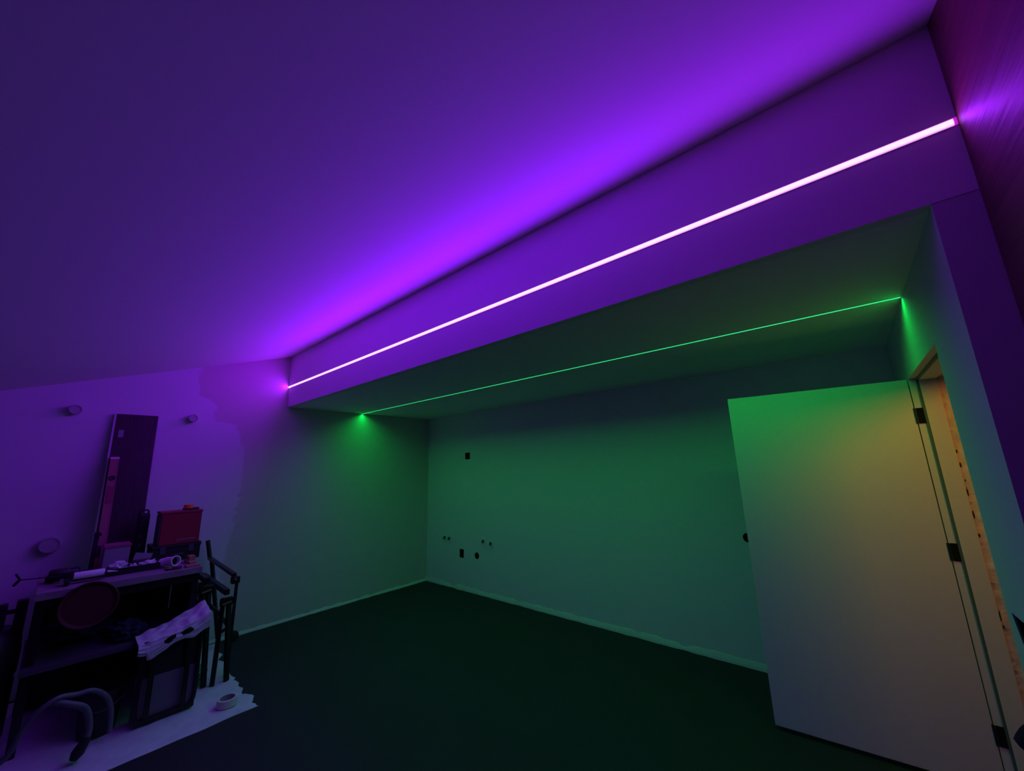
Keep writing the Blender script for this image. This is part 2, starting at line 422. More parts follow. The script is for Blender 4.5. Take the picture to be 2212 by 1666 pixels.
# ================================================================== THINGS ON THE WALLS
for (y, z, r, lb) in [(-3.711, 2.161, 0.043, 'small round pale cap on the upper wall, on the shaded side of the leaning board'),
                      (-2.925, 2.147, 0.040, 'small round pale cap on the upper wall over the red tool case'),
                      (-3.700, 1.080, 0.064, 'largest round pale wall cap, low above the caulking gun')]:
    t = thing('wall_cap', lb, 'cap', (0, y, z), 'round caps on the left wall')
    obj('cap_body', lathe(bmesh.new(), [(r*0.9, 0.0), (r*0.92, 0.035), (r, 0.038), (r, 0.058), (r*0.9, 0.064), (0, 0.065)], (0.0, 0, 0), (1, 0, 0), 28), 'cap', t, smooth=True)
    obj('rim', lathe(bmesh.new(), [(r*0.86, 0.0632), (r*0.86, 0.069), (r*0.78, 0.069), (r*0.78, 0.0632)], (0.0, 0, 0), (1, 0, 0), 28), 'cap', t, smooth=True)
for i, (x, z, sx, sz) in enumerate(socket_spots):
    t = thing('socket_box', ['square black socket box high on the back wall', 'square black socket box low on the back wall, between the pipe pairs'][i], 'socket box', (x, 0.0, z), 'empty boxes in the back wall')
    bm = bmesh.new(); a, b, e = sx/2-0.001, sz/2-0.001, 0.004
    box(bm, -a, a, 0.060, 0.068, -b, b)
    for s in (-1, 1):
        box(bm, s*a-(e if s > 0 else 0), s*a+(e if s < 0 else 0), 0.002, 0.060, -b, b)
        box(bm, -a+e, a-e, 0.002, 0.060, s*b-(e if s > 0 else 0), s*b+(e if s < 0 else 0))
    obj('shell', bm, 'void', t)
    bm = bmesh.new(); rod(bm, (-0.02, 0.03, -b+0.01), (-0.005, 0.045, 0.01), 0.0035); rod(bm, (0.015, 0.035, -b+0.01), (0.012, 0.05, 0.015), 0.0035)
    obj('cable_end', bm, 'black', t)
for (x, z, r, lb) in [(1.059, 0.453, 0.042, 'round black box hole low on the back wall'), (4.222, 0.958, 0.038, 'round black box hole half hidden behind the free edge of the door')]:
    t = thing('socket_box', lb, 'socket box', (x, 0.0, z), 'empty boxes in the back wall')
    obj('shell', lathe(bmesh.new(), [(r-0.001, 0.002), (r-0.001, 0.066), (0, 0.066), (0, 0.062), (r-0.005, 0.062), (r-0.005, 0.002), (r-0.001, 0.002)], (0, 0, 0), (0, 1, 0), 24), 'void', t, smooth=True)
pl = ['water pipe stub nearest the corner of the back wall', 'second water pipe stub from the corner, beside its twin',
      'third water pipe stub from the corner, above the round hole', 'water pipe stub farthest from the corner']
for (x, z), lb in zip([(0.42, 0.633), (0.52, 0.630), (1.19, 0.655), (1.325, 0.640)], pl):
    t = thing('pipe_stub', lb, 'pipe', (x, 0, z), 'water pipe stubs in the back wall')
    obj('collar', lathe(bmesh.new(), [(0.0, -0.0005), (0.026, -0.0005), (0.026, 0.004), (0.014, 0.008), (0.014, 0.002)], (0, 0, 0), (0, -1, 0), 18), 'white', t, smooth=True)
    obj('pipe', tube(bmesh.new(), smooth_path([(0, -0.004, 0), (0.004, -0.025, 0.0), (0.012, -0.036, -0.010), (0.016, -0.040, -0.026)], 4), 0.011, 12), 'black', t, smooth=True)

# ================================================================== FLOOR SHEET
def drop_sheet():
    bm = bmesh.new(); nx, ny = 74, 90; x0, x1, y0, y1 = 0.06, 1.56, -4.55, -2.60
    inside = {}
    for i in range(nx+1):
        for j in range(ny+1):
            u, v = i/nx, j/ny
            x = x0+(x1-x0)*u; yr = y1 + 0.05*noise.noise(Vector((x*9, 0, 3))) + 0.012*noise.noise(Vector((x*45, 2, 3)))
            yr += 0.10*max(0, 0.75-x)*1.2
            y = y0+(yr-y0)*v
            x += v*0.0 + (0.012*noise.noise(Vector((y*6, 5, 1))) if i == nx else 0) + 0.04*(1-v)*u
            z = 0.0045 + 0.005*(1+noise.noise(Vector((x*5, y*5, 0)))) + 0.004*noise.noise(Vector((x*16, y*16, 4)))
            if i in (0, nx) or j in (0, ny): z = 0.003
            inside[i, j] = bm.verts.new((x, y, max(z, 0.002)))
    for i in range(nx):
        for j in range(ny): bm.faces.new((inside[i, j], inside[i+1, j], inside[i+1, j+1], inside[i, j+1]))
    r = bmesh.ops.extrude_face_region(bm, geom=bm.faces[:])
    for v in r['geom']:
        if isinstance(v, bmesh.types.BMVert): v.co.z = 0.0008
    return bm
tag(obj('drop_sheet', drop_sheet(), 'sheet', smooth=True), 'crumpled pale drop sheet with a ragged edge under the work pile', 'drop sheet')

# ================================================================== LEANING BOARD AND LEVEL
BX = lambda z: 0.285 - 0.118*z      # front face of the board
t = thing('leaning_board', 'tall dark laminate board leaning on the wall behind the workbench', 'board', (0.27, -3.32, 0.0))
def slab(bm, y0, y1, z0, z1, off0, off1):
    p = [(BX(z0)+off0, y0, z0), (BX(z0)+off1, y0, z0), (BX(z1)+off1, y0, z1), (BX(z1)+off0, y0, z1)]
    return prism(bm, p, (0, y1-y0, 0))
obj('panel', slab(bmesh.new(), -3.460, -3.183, 0.013, 2.150, -0.022, 0.0), 'dboard', t)
bm = slab(bmesh.new(), -3.474, -3.461, 0.013, 2.150, -0.024, 0.003)
obj('edging', bm, 'edge', t)
obj('edging', slab(bmesh.new(), -3.1825, -3.176, 0.013, 2.150, -0.024, 0.001), 'edge', t)
obj('sticker', slab(bmesh.new(), -3.431, -3.398, 1.940, 2.005, 0.0005, 0.002), 'label', t)['label'] = 'small pale paper sticker'
settle(t)
t = thing('spirit_level', 'orange spirit level standing upright against the dark leaning board', 'spirit level', (0.34, -3.44, 0.9))
LXf = lambda z: 0.352 - 0.268*(z-0.905)
def lslab(bm, y0, y1, z0, z1, off0, off1):
    p = [(LXf(z0)+off0, y0, z0), (LXf(z0)+off1, y0, z0), (LXf(z1)+off1, y0, z1), (LXf(z1)+off0, y0, z1)]
    return prism(bm, p, (0, y1-y0, 0))
bm = bmesh.new(); lslab(bm, -3.452, -3.404, 0.9065, 1.745, -0.022, 0.0)
lslab(bm, -3.455, -3.450, 0.9065, 1.745, -0.024, 0.003); lslab(bm, -3.406, -3.401, 0.9065, 1.745, -0.024, 0.003)
obj('body', bm, 'level', t)
obj('end_cap', lslab(bmesh.new(), -3.4555, -3.4005, 1.7452, 1.765, -0.025, 0.004), 'tape', t)
zz = 1.585
obj('vial', lathe(bmesh.new(), [(0, 0), (0.021, 0), (0.021, 0.004), (0.016, 0.005), (0.012, 0.002), (0, 0.002)], (LXf(zz)+0.0005, -3.428, zz), (1, 0, 0.27), 20), 'black', t, smooth=True)
obj('middle_section', lslab(bmesh.new(), -3.446, -3.410, 1.38, 1.52, 0.0005, 0.003), 'levelred', t)['label'] = 'darker red middle section'
settle(t)

# ================================================================== WORKBENCH
t = thing('workbench', 'wooden-topped black steel workbench with a lower shelf, loaded with tools', 'workbench', (0.68, -3.31, 0.0))
bm = B(0.30, 1.05, -3.725, -2.905, 0.856, 0.900, 0.004)
obj('tabletop', bm, 'woodtop', t)
obj('apron', B(1.005, 1.030, -3.70, -2.93, 0.800, 0.8555), 'blacksteel', t)
obj('lower_shelf', B(0.36, 1.09, -3.725, -2.925, 0.455, 0.488, 0.004), 'greycase', t)
for x in (0.34, 1.0):
    for y in (-3.695, -2.935):
        obj('leg', B(x-0.02, x+0.02, y-0.02, y+0.02, 0.0145, 0.8555, 0.003), 'blacksteel', t)
obj('shade_end_panel', B(0.362, 0.978, -2.948, -2.940, 0.4885, 0.8555), 'black', t)  # added panels that keep the green light out from under the bench
obj('shade_end_panel', B(0.362, 0.978, -2.948, -2.940, 0.0145, 0.4545), 'black', t)
obj('shade_back_panel', B(0.322, 0.334, -3.67, -2.96, 0.0145, 0.84), 'black', t)  # added dark sheet, hides the lit wall to deepen the shade below
settle(t)

# box, cases
t = thing('storage_box', 'white carton with a pinkish lid standing at the foot of the leaning board', 'box', (0.52, -3.36, 0.9))
obj('body', B(0.42, 0.60, -3.425, -3.285, 0.9005, 1.062, 0.003), 'card', t)
obj('lid', B(0.416, 0.604, -3.429, -3.281, 1.0625, 1.082, 0.003), 'pinklid', t)['label'] = 'pinkish lid'
settle(t)
t = thing('tool_case', 'flat black tool case under the red case on the workbench', 'tool case', (0.46, -2.99, 0.9))
obj('body', B(0.345, 0.60, -3.155, -2.845, 0.9005, 1.000, 0.008), 'black', t)
obj('lid', B(0.341, 0.604, -3.159, -2.841, 1.001, 1.032, 0.008), 'black', t)
for y in (-3.09, -2.91): obj('latch', B(0.6045, 0.610, y-0.018, y+0.018, 0.965, 1.018, 0.002), 'greycase', t)
obj('handle', tube(bmesh.new(), smooth_path([(0.603, -3.04, 0.955), (0.622, -3.035, 0.955), (0.624, -3.00, 0.955), (0.622, -2.965, 0.955), (0.603, -2.96, 0.955)], 4), 0.005, 8), 'greycase', t, smooth=True)
settle(t)
t = thing('tool_case', 'red tool case standing on the flat black case', 'tool case', (0.50, -3.0, 1.033))
obj('body', B(0.395, 0.600, -3.122, -2.862, 1.0325, 1.275, 0.006), 'red', t)
obj('side_panel', B(0.398, 0.597, -3.1305, -3.1225, 1.040, 1.270, 0.002), 'greycase', t)['label'] = 'dark grey end panel'
obj('lid', B(0.391, 0.604, -3.132, -2.858, 1.2755, 1.296, 0.006), 'red', t)
bm = bmesh.new()
lathe(bm, [(0.0105, 0), (0.0105, 0.0015), (0.0075, 0.0015), (0.0075, 0)], (0.6005, -3.003, 1.065), (1, 0, 0), 20)
x = -2.988
random.seed(3)
while x < -2.885:
    ww = random.uniform(0.004, 0.009); box(bm, 0.6005, 0.6015, x, x+ww, 1.062, 1.062+random.choice((0.006, 0.006, 0.009))); x += ww+0.0025
obj('printed_mark', bm, 'chalk', t)['label'] = 'small ring emblem and a line of pale lettering'
settle(t)
t = thing('battery_pack', 'thin black charger lying on top of the red case', 'charger', (0.5, -2.93, 1.2965))
obj('body', B(0.44, 0.56, -2.975, -2.880, 1.2965, 1.308, 0.004), 'black', t)
obj('clip', B(0.45, 0.55, -2.900, -2.872, 1.3085, 1.312, 0.001), 'greycase', t)
settle(t)
t = thing('tape_roll', 'orange tape roll lying on top of the red case', 'tape', (0.5, -2.945, 1.3085))
obj('roll', lathe(bmesh.new(), [(0.033, 0.0005), (0.033, 0.030), (0.021, 0.030), (0.021, 0.0005), (0.033, 0.0005)], (0.5, -2.945, 1.3085), (0, 0, 1), 28), 'orange', t, smooth=True)
obj('core', lathe(bmesh.new(), [(0.0208, 0.001), (0.0208, 0.0295), (0.0185, 0.0295), (0.0185, 0.001), (0.0208, 0.001)], (0.5, -2.945, 1.3085), (0, 0, 1), 28), 'tape', t, smooth=True)
settle(t)
t = thing('tool_case', 'narrow black case standing on its end between the board and the red case', 'tool case', (0.36, -3.19, 0.9))
obj('body', B(0.32, 0.40, -3.245, -3.172, 0.9005, 1.285, 0.018), 'black', t)
obj('handle', tube(bmesh.new(), smooth_path([(0.36, -3.235, 1.28), (0.36, -3.232, 1.305), (0.36, -3.209, 1.312), (0.36, -3.186, 1.305), (0.36, -3.183, 1.28)], 4), 0.007, 8), 'black', t, smooth=True)
for z in (1.02, 1.09): obj('latch', B(0.4005, 0.405, -3.225, -3.205, z, z+0.03, 0.0015), 'greycase', t)
settle(t)
t = thing('bar_clamp', 'black bar clamp propped upright beside the white carton', 'clamp', (0.44, -3.47, 0.9))
obj('bar', bar(bmesh.new(), (0.46, -3.475, 0.9035), (0.40, -3.468, 1.175), 0.028, 0.012, 0.002), 'black', t)
bm = bmesh.new(); bar(bm, (0.413, -3.485, 1.150), (0.413, -3.445, 1.158), 0.03, 0.022, 0.003)
obj('jaw', bm, 'black', t)
obj('handle', rod(bmesh.new(), (0.455, -3.447, 0.99), (0.443, -3.446, 1.075), 0.012, 0.010), 'greycase', t, smooth=True)
settle(t)

# caulking gun with a white cartridge
t = thing('caulking_gun', 'black caulking gun holding a white cartridge, its plunger sticking out past the bench end', 'caulking gun', (0.86, -3.5, 0.9))
gz = 0.945
obj('plunger', rod(bmesh.new(), (0.88, -3.60, gz+0.012), (0.88, -3.800, gz+0.028), 0.0035, seg=8), 'black', t)
obj('plunger_hook', bar(bmesh.new(), (0.88, -3.800, gz+0.028), (0.885, -3.822, gz+0.068), 0.012, 0.010, 0.002), 'black', t)
bm = bmesh.new(); bar(bm, (0.88, -3.803, gz+0.026), (0.872, -3.822, gz-0.004), 0.014, 0.012, 0.002)
obj('plunger_hook', bm, 'black', t)
bm = B(0.855, 0.905, -3.612, -3.572, gz-0.030, gz+0.034, 0.006); bar(bm, (0.88, -3.595, gz-0.01), (0.955, -3.600, gz-0.030), 0.024, 0.028, 0.004)
obj('grip', bm, 'black', t)
bm = bmesh.new(); bar(bm, (0.88, -3.575, gz-0.028), (0.88, -3.42, gz-0.028), 0.05, 0.004)
box(bm, 0.855, 0.905, -3.421, -3.415, gz-0.030, gz+0.010)
obj('cradle', bm, 'black', t)
obj('cartridge', lathe(bmesh.new(), [(0, 0), (0.0235, 0), (0.0235, 0.138), (0.020, 0.1435), (0.008, 0.146), (0.0065, 0.150), (0, 0.150)], (0.88, -3.571, gz), (0, 1, 0), 24), 'white', t, smooth=True)
obj('nozzle', lathe(bmesh.new(), [(0, 0), (0.0085, 0), (0.0025, 0.060), (0, 0.060)], (0.88, -3.4205, gz), (0.0, 1, -0.15), 14), 'white', t, smooth=True)
settle(t)
t = thing('cordless_drill', 'black cordless drill lying at the far bench end beside the caulking gun', 'drill', (0.75, -3.64, 0.9))
bm = lathe(bmesh.new(), [(0, 0), (0.028, 0.003), (0.034, 0.02), (0.034, 0.085), (0.024, 0.10), (0, 0.10)], (0.76, -3.685, 0.957), (0.1, 1, 0), 20)
obj('body', bm, 'black', t, smooth=True)
obj('chuck', lathe(bmesh.new(), [(0, 0), (0.02, 0), (0.018, 0.028), (0.008, 0.036), (0, 0.036)], (0.770, -3.584, 0.957), (0.1, 1, 0), 16), 'greycase', t, smooth=True)
bm = bmesh.new(); bar(bm, (0.76, -3.665, 0.935), (0.70, -3.66, 0.918), 0.032, 0.032, 0.006); box(bm, 0.64, 0.70, -3.695, -3.625, 0.9005, 0.94, 0.006)
obj('grip', bm, 'black', t)
settle(t)
t = thing('work_glove', 'dark work glove lying behind the white cartridge', 'glove', (0.66, -3.5, 0.9))
bm = bmesh.new(); lump(bm, (0.68, -3.515, 0.922), (0.05, 0.045, 0.022), 3, 0.15)
for k in range(4): tube(bm, smooth_path([(0.655+0.018*k, -3.49, 0.920), (0.652+0.019*k, -3.455, 0.928), (0.650+0.020*k, -3.428+0.006*(k % 2), 0.913)], 4), 0.0105, 8)
tube(bm, smooth_path([(0.71, -3.53, 0.92), (0.745, -3.515, 0.922), (0.76, -3.495, 0.913)], 4), 0.011, 8)
obj('glove_body', bm, 'black', t, smooth=True)
obj('cuff', lathe(bmesh.new(), [(0.036, 0), (0.04, 0.02), (0.036, 0.04), (0.030, 0.04)], (0.69, -3.58, 0.9405), (-0.1, 1, 0), 16), 'blue', t, smooth=True)
settle(t)

# parts tray
t = thing('parts_tray', 'shallow black parts tray on the front edge of the bench', 'tray', (0.78, -3.27, 0.9))
bm = bmesh.new(); x0, x1, y0, y1 = 0.70, 0.850, -3.405, -3.130
box(bm, x0, x1, y0, y1, 0.9005, 0.905); e = 0.005
box(bm, x0, x1, y0, y0+e, 0.905, 0.947); box(bm, x0, x1, y1-e, y1, 0.905, 0.947); box(bm, x0, x0+e, y0+e, y1-e, 0.905, 0.947); box(bm, x1-e, x1, y0+e, y1-e, 0.905, 0.947)
box(bm, x0+e, x1-e, -3.31, -3.306, 0.905, 0.940)
obj('shell', bm, 'black', t)
settle(t)
random.seed(5)
def rag(label, c, s, sd, m='cloth'):
    bm = lump(bmesh.new(), c, s, sd, 0.45, 3, 3.0)
    tag(obj('paper_rag', bm, m, smooth=True), label, 'rag')
rag('crumpled white rag at the box end of the parts tray', (0.775, -3.352, 0.945), (0.035, 0.045, 0.034), 1)
rag('grey crumpled rag heaped mid-tray', (0.78, -3.272, 0.932), (0.045, 0.022, 0.022), 2)
rag('small white rag at the red-case end of the parts tray', (0.775, -3.19, 0.936), (0.04, 0.048, 0.026), 6)
t = thing('screw_box', 'dark carton with a pale flap tipped up behind the parts tray', 'box', (0.70, -3.2, 0.9))
obj('body', B(0.61, 0.69, -3.265, -3.165, 0.9005, 0.962, 0.002), 'greycase', t)
obj('flap', bar(bmesh.new(), (0.65, -3.262, 0.985), (0.65, -3.160, 0.964), 0.003, 0.06), 'card', t)['label'] = 'pale open flap'
settle(t)
t = thing('pipe_elbow', 'white plastic pipe elbow with a dark open mouth on the bench', 'pipe', (0.88, -3.05, 0.9))
ax = Vector((0.75, 0.42, 0.12)).normalized()
obj('socket', lathe(bmesh.new(), [(0.033, 0), (0.033, 0.03), (0.037, 0.032), (0.037, 0.045), (0.031, 0.045), (0.031, 0.005), (0.033, 0)], Vector((0.875, -3.07, 0.944)), ax, 28), 'white', t, smooth=True)
bm = tube(bmesh.new(), smooth_path([Vector((0.875, -3.07, 0.944))+ax*0.006, Vector((0.85, -3.085, 0.944)), Vector((0.83, -3.105, 0.938)), Vector((0.815, -3.12, 0.934))], 4), 0.0315, 20)
obj('bend', bm, 'white', t, smooth=True)
obj('mouth', lathe(bmesh.new(), [(0, 0.012), (0.0308, 0.012), (0.0308, 0.015), (0, 0.015)], Vector((0.875, -3.07, 0.944)), ax, 28), 'void', t)['label'] = 'black disc painting the shade inside the pipe'  # shade of the hollow put in as a black disc
settle(t)
t = thing('pliers', 'pair of small pliers with pale jaws beside the pipe elbow', 'pliers', (0.97, -3.12, 0.9))
obj('jaws', bar(bmesh.new(), (0.985, -3.118, 0.911), (0.970, -3.085, 0.910), 0.020, 0.012, 0.003), 'steel', t)
bm = bmesh.new(); tube(bm, smooth_path([(0.984, -3.116, 0.910), (0.998, -3.10, 0.909), (1.012, -3.07, 0.909), (1.01, -3.03, 0.909)], 4), 0.0065, 8)
tube(bm, smooth_path([(0.974, -3.10, 0.910), (0.962, -3.075, 0.909), (0.966, -3.05, 0.909), (0.976, -3.02, 0.909)], 4), 0.0065, 8)
obj('handles', bm, 'redlid', t, smooth=True)
settle(t)
for (a, lb) in [((0.72, 0.93, -2.965, -2.925, 0.9005, 0.922), 'long pine offcut lying on the bench end'),
                ((0.80, 0.90, -2.918, -2.912+0.004, 0.9005, 0.950), None),
                ((0.74, 0.84, -2.955, -2.915, 0.9225, 0.952), 'short pine block stacked on the longer offcut')]:
    if lb: tag(obj('wood_offcut', B(*a, 0.002), 'pine'), lb, 'wood')
tag(obj('wood_offcut', B(0.94, 1.02, -3.00, -2.915, 0.9005, 0.913, 0.002), 'pine'), 'thin flat pine scrap at the front corner of the bench', 'wood')

# red round lid leaning on the shelf lip
t = thing('tub_lid', 'large dark red round lid hooked over the front edge of the workbench', 'lid', (1.10, -3.48, 0.65))
ctr = Vector((1.062, -3.487, 0.785)); nx_ = Vector((1.0, 0.0, 0.10)).normalized()
R_ = 0.138
obj('disc', lathe(bmesh.new(), [(0, 0.0), (R_-0.012, 0.0), (R_-0.004, 0.004), (R_, 0.012), (R_, 0.022), (R_-0.006, 0.027), (R_-0.016, 0.024), (R_-0.022, 0.014), (0, 0.012)], ctr, nx_, 44), 'redlid', t, smooth=True)
obj('hook', bar(bmesh.new(), (1.035, -3.487, 0.903), (1.075, -3.487, 0.906), 0.012, 0.003), 'redlid', t)
settle(t)
# clothes on the lower shelf
for (c, s, sd, lb) in [((0.93, -3.27, 0.548), (0.11, 0.08, 0.05), 2, 'dark blue crumpled garment on the lower shelf behind the white sheet'),
                       ((0.70, -3.52, 0.565), (0.14, 0.15, 0.06), 9, 'dark blue work jacket heaped on the lower shelf behind the red lid')]:
    tag(obj('work_garment', lump(bmesh.new(), c, s, sd, 0.35, 4, 2.5), 'blue', smooth=True), lb, 'clothing')

# rolling crate with bin, front of the shelf
t = thing('rolling_crate', 'black framed crate with a pale lower panel standing under the bench front', 'crate', (1.12, -3.05, 0.0))
cx0, cx1, cy0, cy1 = 1.095, 1.24, -3.215, -2.890
bm = bmesh.new()
for y in (cy0+0.012, cy1-0.012):
    tube(bm, smooth_path([(cx1-0.012, y, 0.50), (cx1-0.012, y, 0.3), (cx1-0.012, y, 0.09), (cx1-0.012, y+(0.02 if y < -3 else -0.02), 0.045)], 5), 0.012, 10)
bar(bm, (cx1-0.012, cy0+0.01, 0.040), (cx1-0.012, cy1-0.01, 0.040), 0.024, 0.030, 0.004)
bar(bm, (cx1-0.012, cy0+0.01, 0.500), (cx1-0.012, cy1-0.01, 0.500), 0.020, 0.020, 0.004)
obj('frame', bm, 'blacksteel', t)
for y in (-3.150, -2.965): obj('upright', B(cx1-0.006, cx1+0.012, y-0.014, y+0.014, 0.056, 0.49, 0.003), 'blacksteel', t)
obj('bin', B(cx0, cx1-0.028, cy0+0.006, cy1-0.006, 0.0145, 0.285, 0.006), 'palebin', t)['label'] = 'pale plastic lower bin'
obj('upper_panel', B(cx0, cx1-0.028, cy0+0.006, cy1-0.006, 0.286, 0.485, 0.004), 'black', t)
settle(t)
# white sheet over the crate with two hand holes
def drape():
    bm = bmesh.new(); ny, ns = 44, 30; g = {}
    for i in range(ny+1):
        v = i/ny; y = -3.235 + 0.372*v
        top = 0.515 + 0.075*v*v + 0.03*v + 0.008*noise.noise(Vector((v*6, 0, 1)))
        drop = 0.085 + 0.035*noise.noise(Vector((v*5, 2, 1))) + 0.02*math.sin(v*9) + (-0.03 if v < 0.12 else 0)
        for j in range(ns+1):
            s = j/ns
            if s < 0.5:
                q = s/0.5; x = 1.032 + 0.213*q; z = top + 0.03*(1-q)*v + 0.010*noise.noise(Vector((x*22, y*22, 3))) - 0.012*q
            else:
                q = (s-0.5)/0.5; x = 1.245 + 0.012*math.sin(q*2.5) + 0.010*noise.noise(Vector((q*5, y*18, 8))); z = top - 0.012 - drop*q + 0.006*noise.noise(Vector((q*6, y*20, 5)))
            g[i, j] = bm.verts.new((x, y, z))
    for i in range(ny):
        for j in range(ns):
            v, s = (i+.5)/ny, (j+.5)/ns
            if s > .5:
                q = (s-.5)/.5; hole = False
                for cv in (0.42, 0.66):
                    if ((v-cv)/0.085)**2 + ((q-0.42)/0.24)**2 < 1: hole = True
                if hole: continue
            bm.faces.new((g[i, j], g[i+1, j], g[i+1, j+1], g[i, j+1]))
    bmesh.ops.delete(bm, geom=[v for v in bm.verts if not v.link_faces], context='VERTS')
    bmesh.ops.recalc_face_normals(bm, faces=bm.faces)
    bmesh.ops.solidify(bm, geom=bm.faces[:], thickness=0.003)
    return bm
tag(obj('plastic_liner', drape(), 'cloth', smooth=True), 'crumpled white liner with two hand holes draped over the black crate', 'liner')

# bucket beside the crate
t = thing('bucket', 'black builder bucket in the shadow beside the crate', 'bucket', (1.06, -3.36, 0.0145))
obj('shell', lathe(bmesh.new(), [(0, 0.0005), (0.085, 0.0005), (0.108, 0.24), (0.115, 0.24), (0.115, 0.252), (0.104, 0.252), (0.082, 0.008), (0, 0.008)], (1.07, -3.355, 0.0145), (0, 0, 1), 32), 'black', t, smooth=True)
obj('handle', tube(bmesh.new(), smooth_path([(1.07, -3.47, 0.245), (1.13, -3.455, 0.20), (1.17, -3.36, 0.16), (1.13, -3.26, 0.20), (1.07, -3.24, 0.245)], 5), 0.004, 8), 'greycase', t, smooth=True)
settle(t)

# shop vacuum at the left end, with its hose
t = thing('shop_vacuum', 'black workshop vacuum standing past the far end of the workbench', 'vacuum cleaner', (0.85, -3.905, 0.0))
VX, VY = 0.85, -3.905
obj('tank', lathe(bmesh.new(), [(0, 0.07), (0.15, 0.07), (0.165, 0.10), (0.165, 0.40), (0.155, 0.42), (0, 0.42)], (VX, VY, 0), (0, 0, 1), 36), 'black', t, smooth=True)
obj('motor_head', lathe(bmesh.new(), [(0.158, 0.421), (0.168, 0.44), (0.170, 0.56), (0.160, 0.66), (0.12, 0.70), (0, 0.71)], (VX, VY, 0), (0, 0, 1), 36), 'black', t, smooth=True)
for y, hw, zt_ in ((-3.842, 0.017, 0.840), (-3.768, 0.024, 0.850)):
    obj('carry_post', B(VX-0.03, VX+0.03, y-hw, y+hw, 0.60, zt_, 0.010), 'black', t)
obj('carry_bar', B(VX-0.012, VX+0.012, -3.83, -3.78, 0.775, 0.800, 0.005), 'black', t)
obj('switch_panel', bar(bmesh.new(), (VX+0.150, VY-0.06, 0.56), (VX+0.150, VY+0.06, 0.56), 0.05, 0.012, 0.003), 'greycase', t)
for k in range(4):
    a = PI/4+k*PI/2; p = (VX+0.13*math.cos(a), VY+0.13*math.sin(a))
    obj('castor', lathe(bmesh.new(), [(0, -0.014), (0.022, -0.014), (0.025, -0.01), (0.025, 0.01), (0.022, 0.014), (0, 0.014)], (p[0], p[1], 0.042), (1, 0.3, 0), 16), 'greycase', t, smooth=True)
    obj('castor_fork', B(p[0]-0.018, p[0]+0.018, p[1]-0.018, p[1]+0.018, 0.069, 0.085, 0.003), 'black', t)
settle(t)
t = thing('vacuum_hose', 'ribbed grey hose arching over the drop sheet to a black nozzle', 'hose', (1.38, -3.5, 0.0))
hp = [(1.035, -3.88, 0.16), (1.12, -3.83, 0.09), (1.27, -3.745, 0.11), (1.36, -3.700, 0.185), (1.39, -3.660, 0.31), (1.40, -3.575, 0.388), (1.36, -3.49, 0.368),
      (1.33, -3.42, 0.350), (1.29, -3.355, 0.28), (1.25, -3.32, 0.18), (1.24, -3.31, 0.06)]
obj('hose_tube', tube(bmesh.new(), smooth_path(hp, 26), 0.0125, 10, 0.10), 'hose', t, smooth=True)
hp2 = [(1.385, -3.585, 0.375), (1.40, -3.52, 0.345), (1.38, -3.445, 0.285), (1.36, -3.415, 0.18), (1.36, -3.418, 0.110)]
obj('hose_tube', tube(bmesh.new(), smooth_path(hp2, 26), 0.0145, 10, 0.10), 'hose', t, smooth=True)
obj('nozzle', lathe(bmesh.new(), [(0, 0), (0.0165, 0), (0.021, 0.012), (0.028, 0.055), (0.030, 0.075), (0.018, 0.105), (0, 0.108)], (1.36, -3.412, 0.125), (0.05, -0.42, -0.85), 20), 'black', t, smooth=True)
settle(t)

# tape roll on the sheet
t = thing('tape_roll', 'cream roll of tape lying alone on the front of the drop sheet', 'tape', (1.40, -2.745, 0.012))
obj('roll', lathe(bmesh.new(), [(0.058, 0), (0.060, 0.002), (0.060, 0.045), (0.058, 0.047), (0.046, 0.047), (0.046, 0.0), (0.058, 0)], (1.40, -2.745, 0.0155), (0, 0, 1), 40), 'tape', t, smooth=True)
obj('core', lathe(bmesh.new(), [(0.0458, 0.001), (0.0458, 0.046), (0.0425, 0.046), (0.0425, 0.001), (0.0458, 0.001)], (1.40, -2.745, 0.0155), (0, 0, 1), 40), 'card', t, smooth=True)
settle(t)
tag(obj('plastic_film', lump(bmesh.new(), (0.78, -2.80, 0.062), (0.10, 0.05, 0.040), 5, 0.45, 3, 3), 'teal', smooth=True), 'crumpled thin green film on the floor between the sawhorse legs', 'plastic film')

# ------------------------------------------------------------------ folding sawhorses
def sawhorse(y, top, label, x0=0.15, x1=0.92, foot=0.012, handle=False):
    t = thing('sawhorse', label, 'sawhorse', ((x0+x1)/2, y, 0), 'folding sawhorses beside the bench')
    obj('top_beam', bar(bmesh.new(), (x0, y, top), (x1, y, top-0.012), 0.034, 0.040, 0.003), 'blacksteel', t)
    for x, s in ((x0+0.03, -1), (x1-0.01, 1)):
        for dy in (-1, 1):
            obj('leg', bar(bmesh.new(), (x, y+dy*0.018, top-0.05), (x+s*0.06, y+dy*0.045, foot), 0.030, 0.026, 0.003), 'blacksteel', t)
        obj('hinge_plate', B(x-0.004, x+0.034, y-0.042, y+0.042, top-0.105, top-0.052, 0.003), 'blacksteel', t)
        obj('brass_strip', bar(bmesh.new(), (x+0.037, y-0.030, top-0.092), (x+0.037, y+0.030, top-0.080), 0.003, 0.010), 'brass', t)['label'] = 'brass-coloured strip'
        obj('spreader', bar(bmesh.new(), (x+s*0.03, y-0.034, 0.36), (x+s*0.03, y+0.034, 0.39), 0.006, 0.022), 'blacksteel', t)
    obj('side_rail', bar(bmesh.new(), (x0+0.02, y-0.028, top-0.16), (x1-0.0, y-0.028, top-0.17), 0.014, 0.030, 0.002), 'blacksteel', t)
    settle(t)
    return t
sawhorse(-2.838, 0.775, 'black folding sawhorse right beside the workbench')
sawhorse(-2.700, 0.660, 'outer black folding sawhorse, nearest the alcove', x1=0.95)
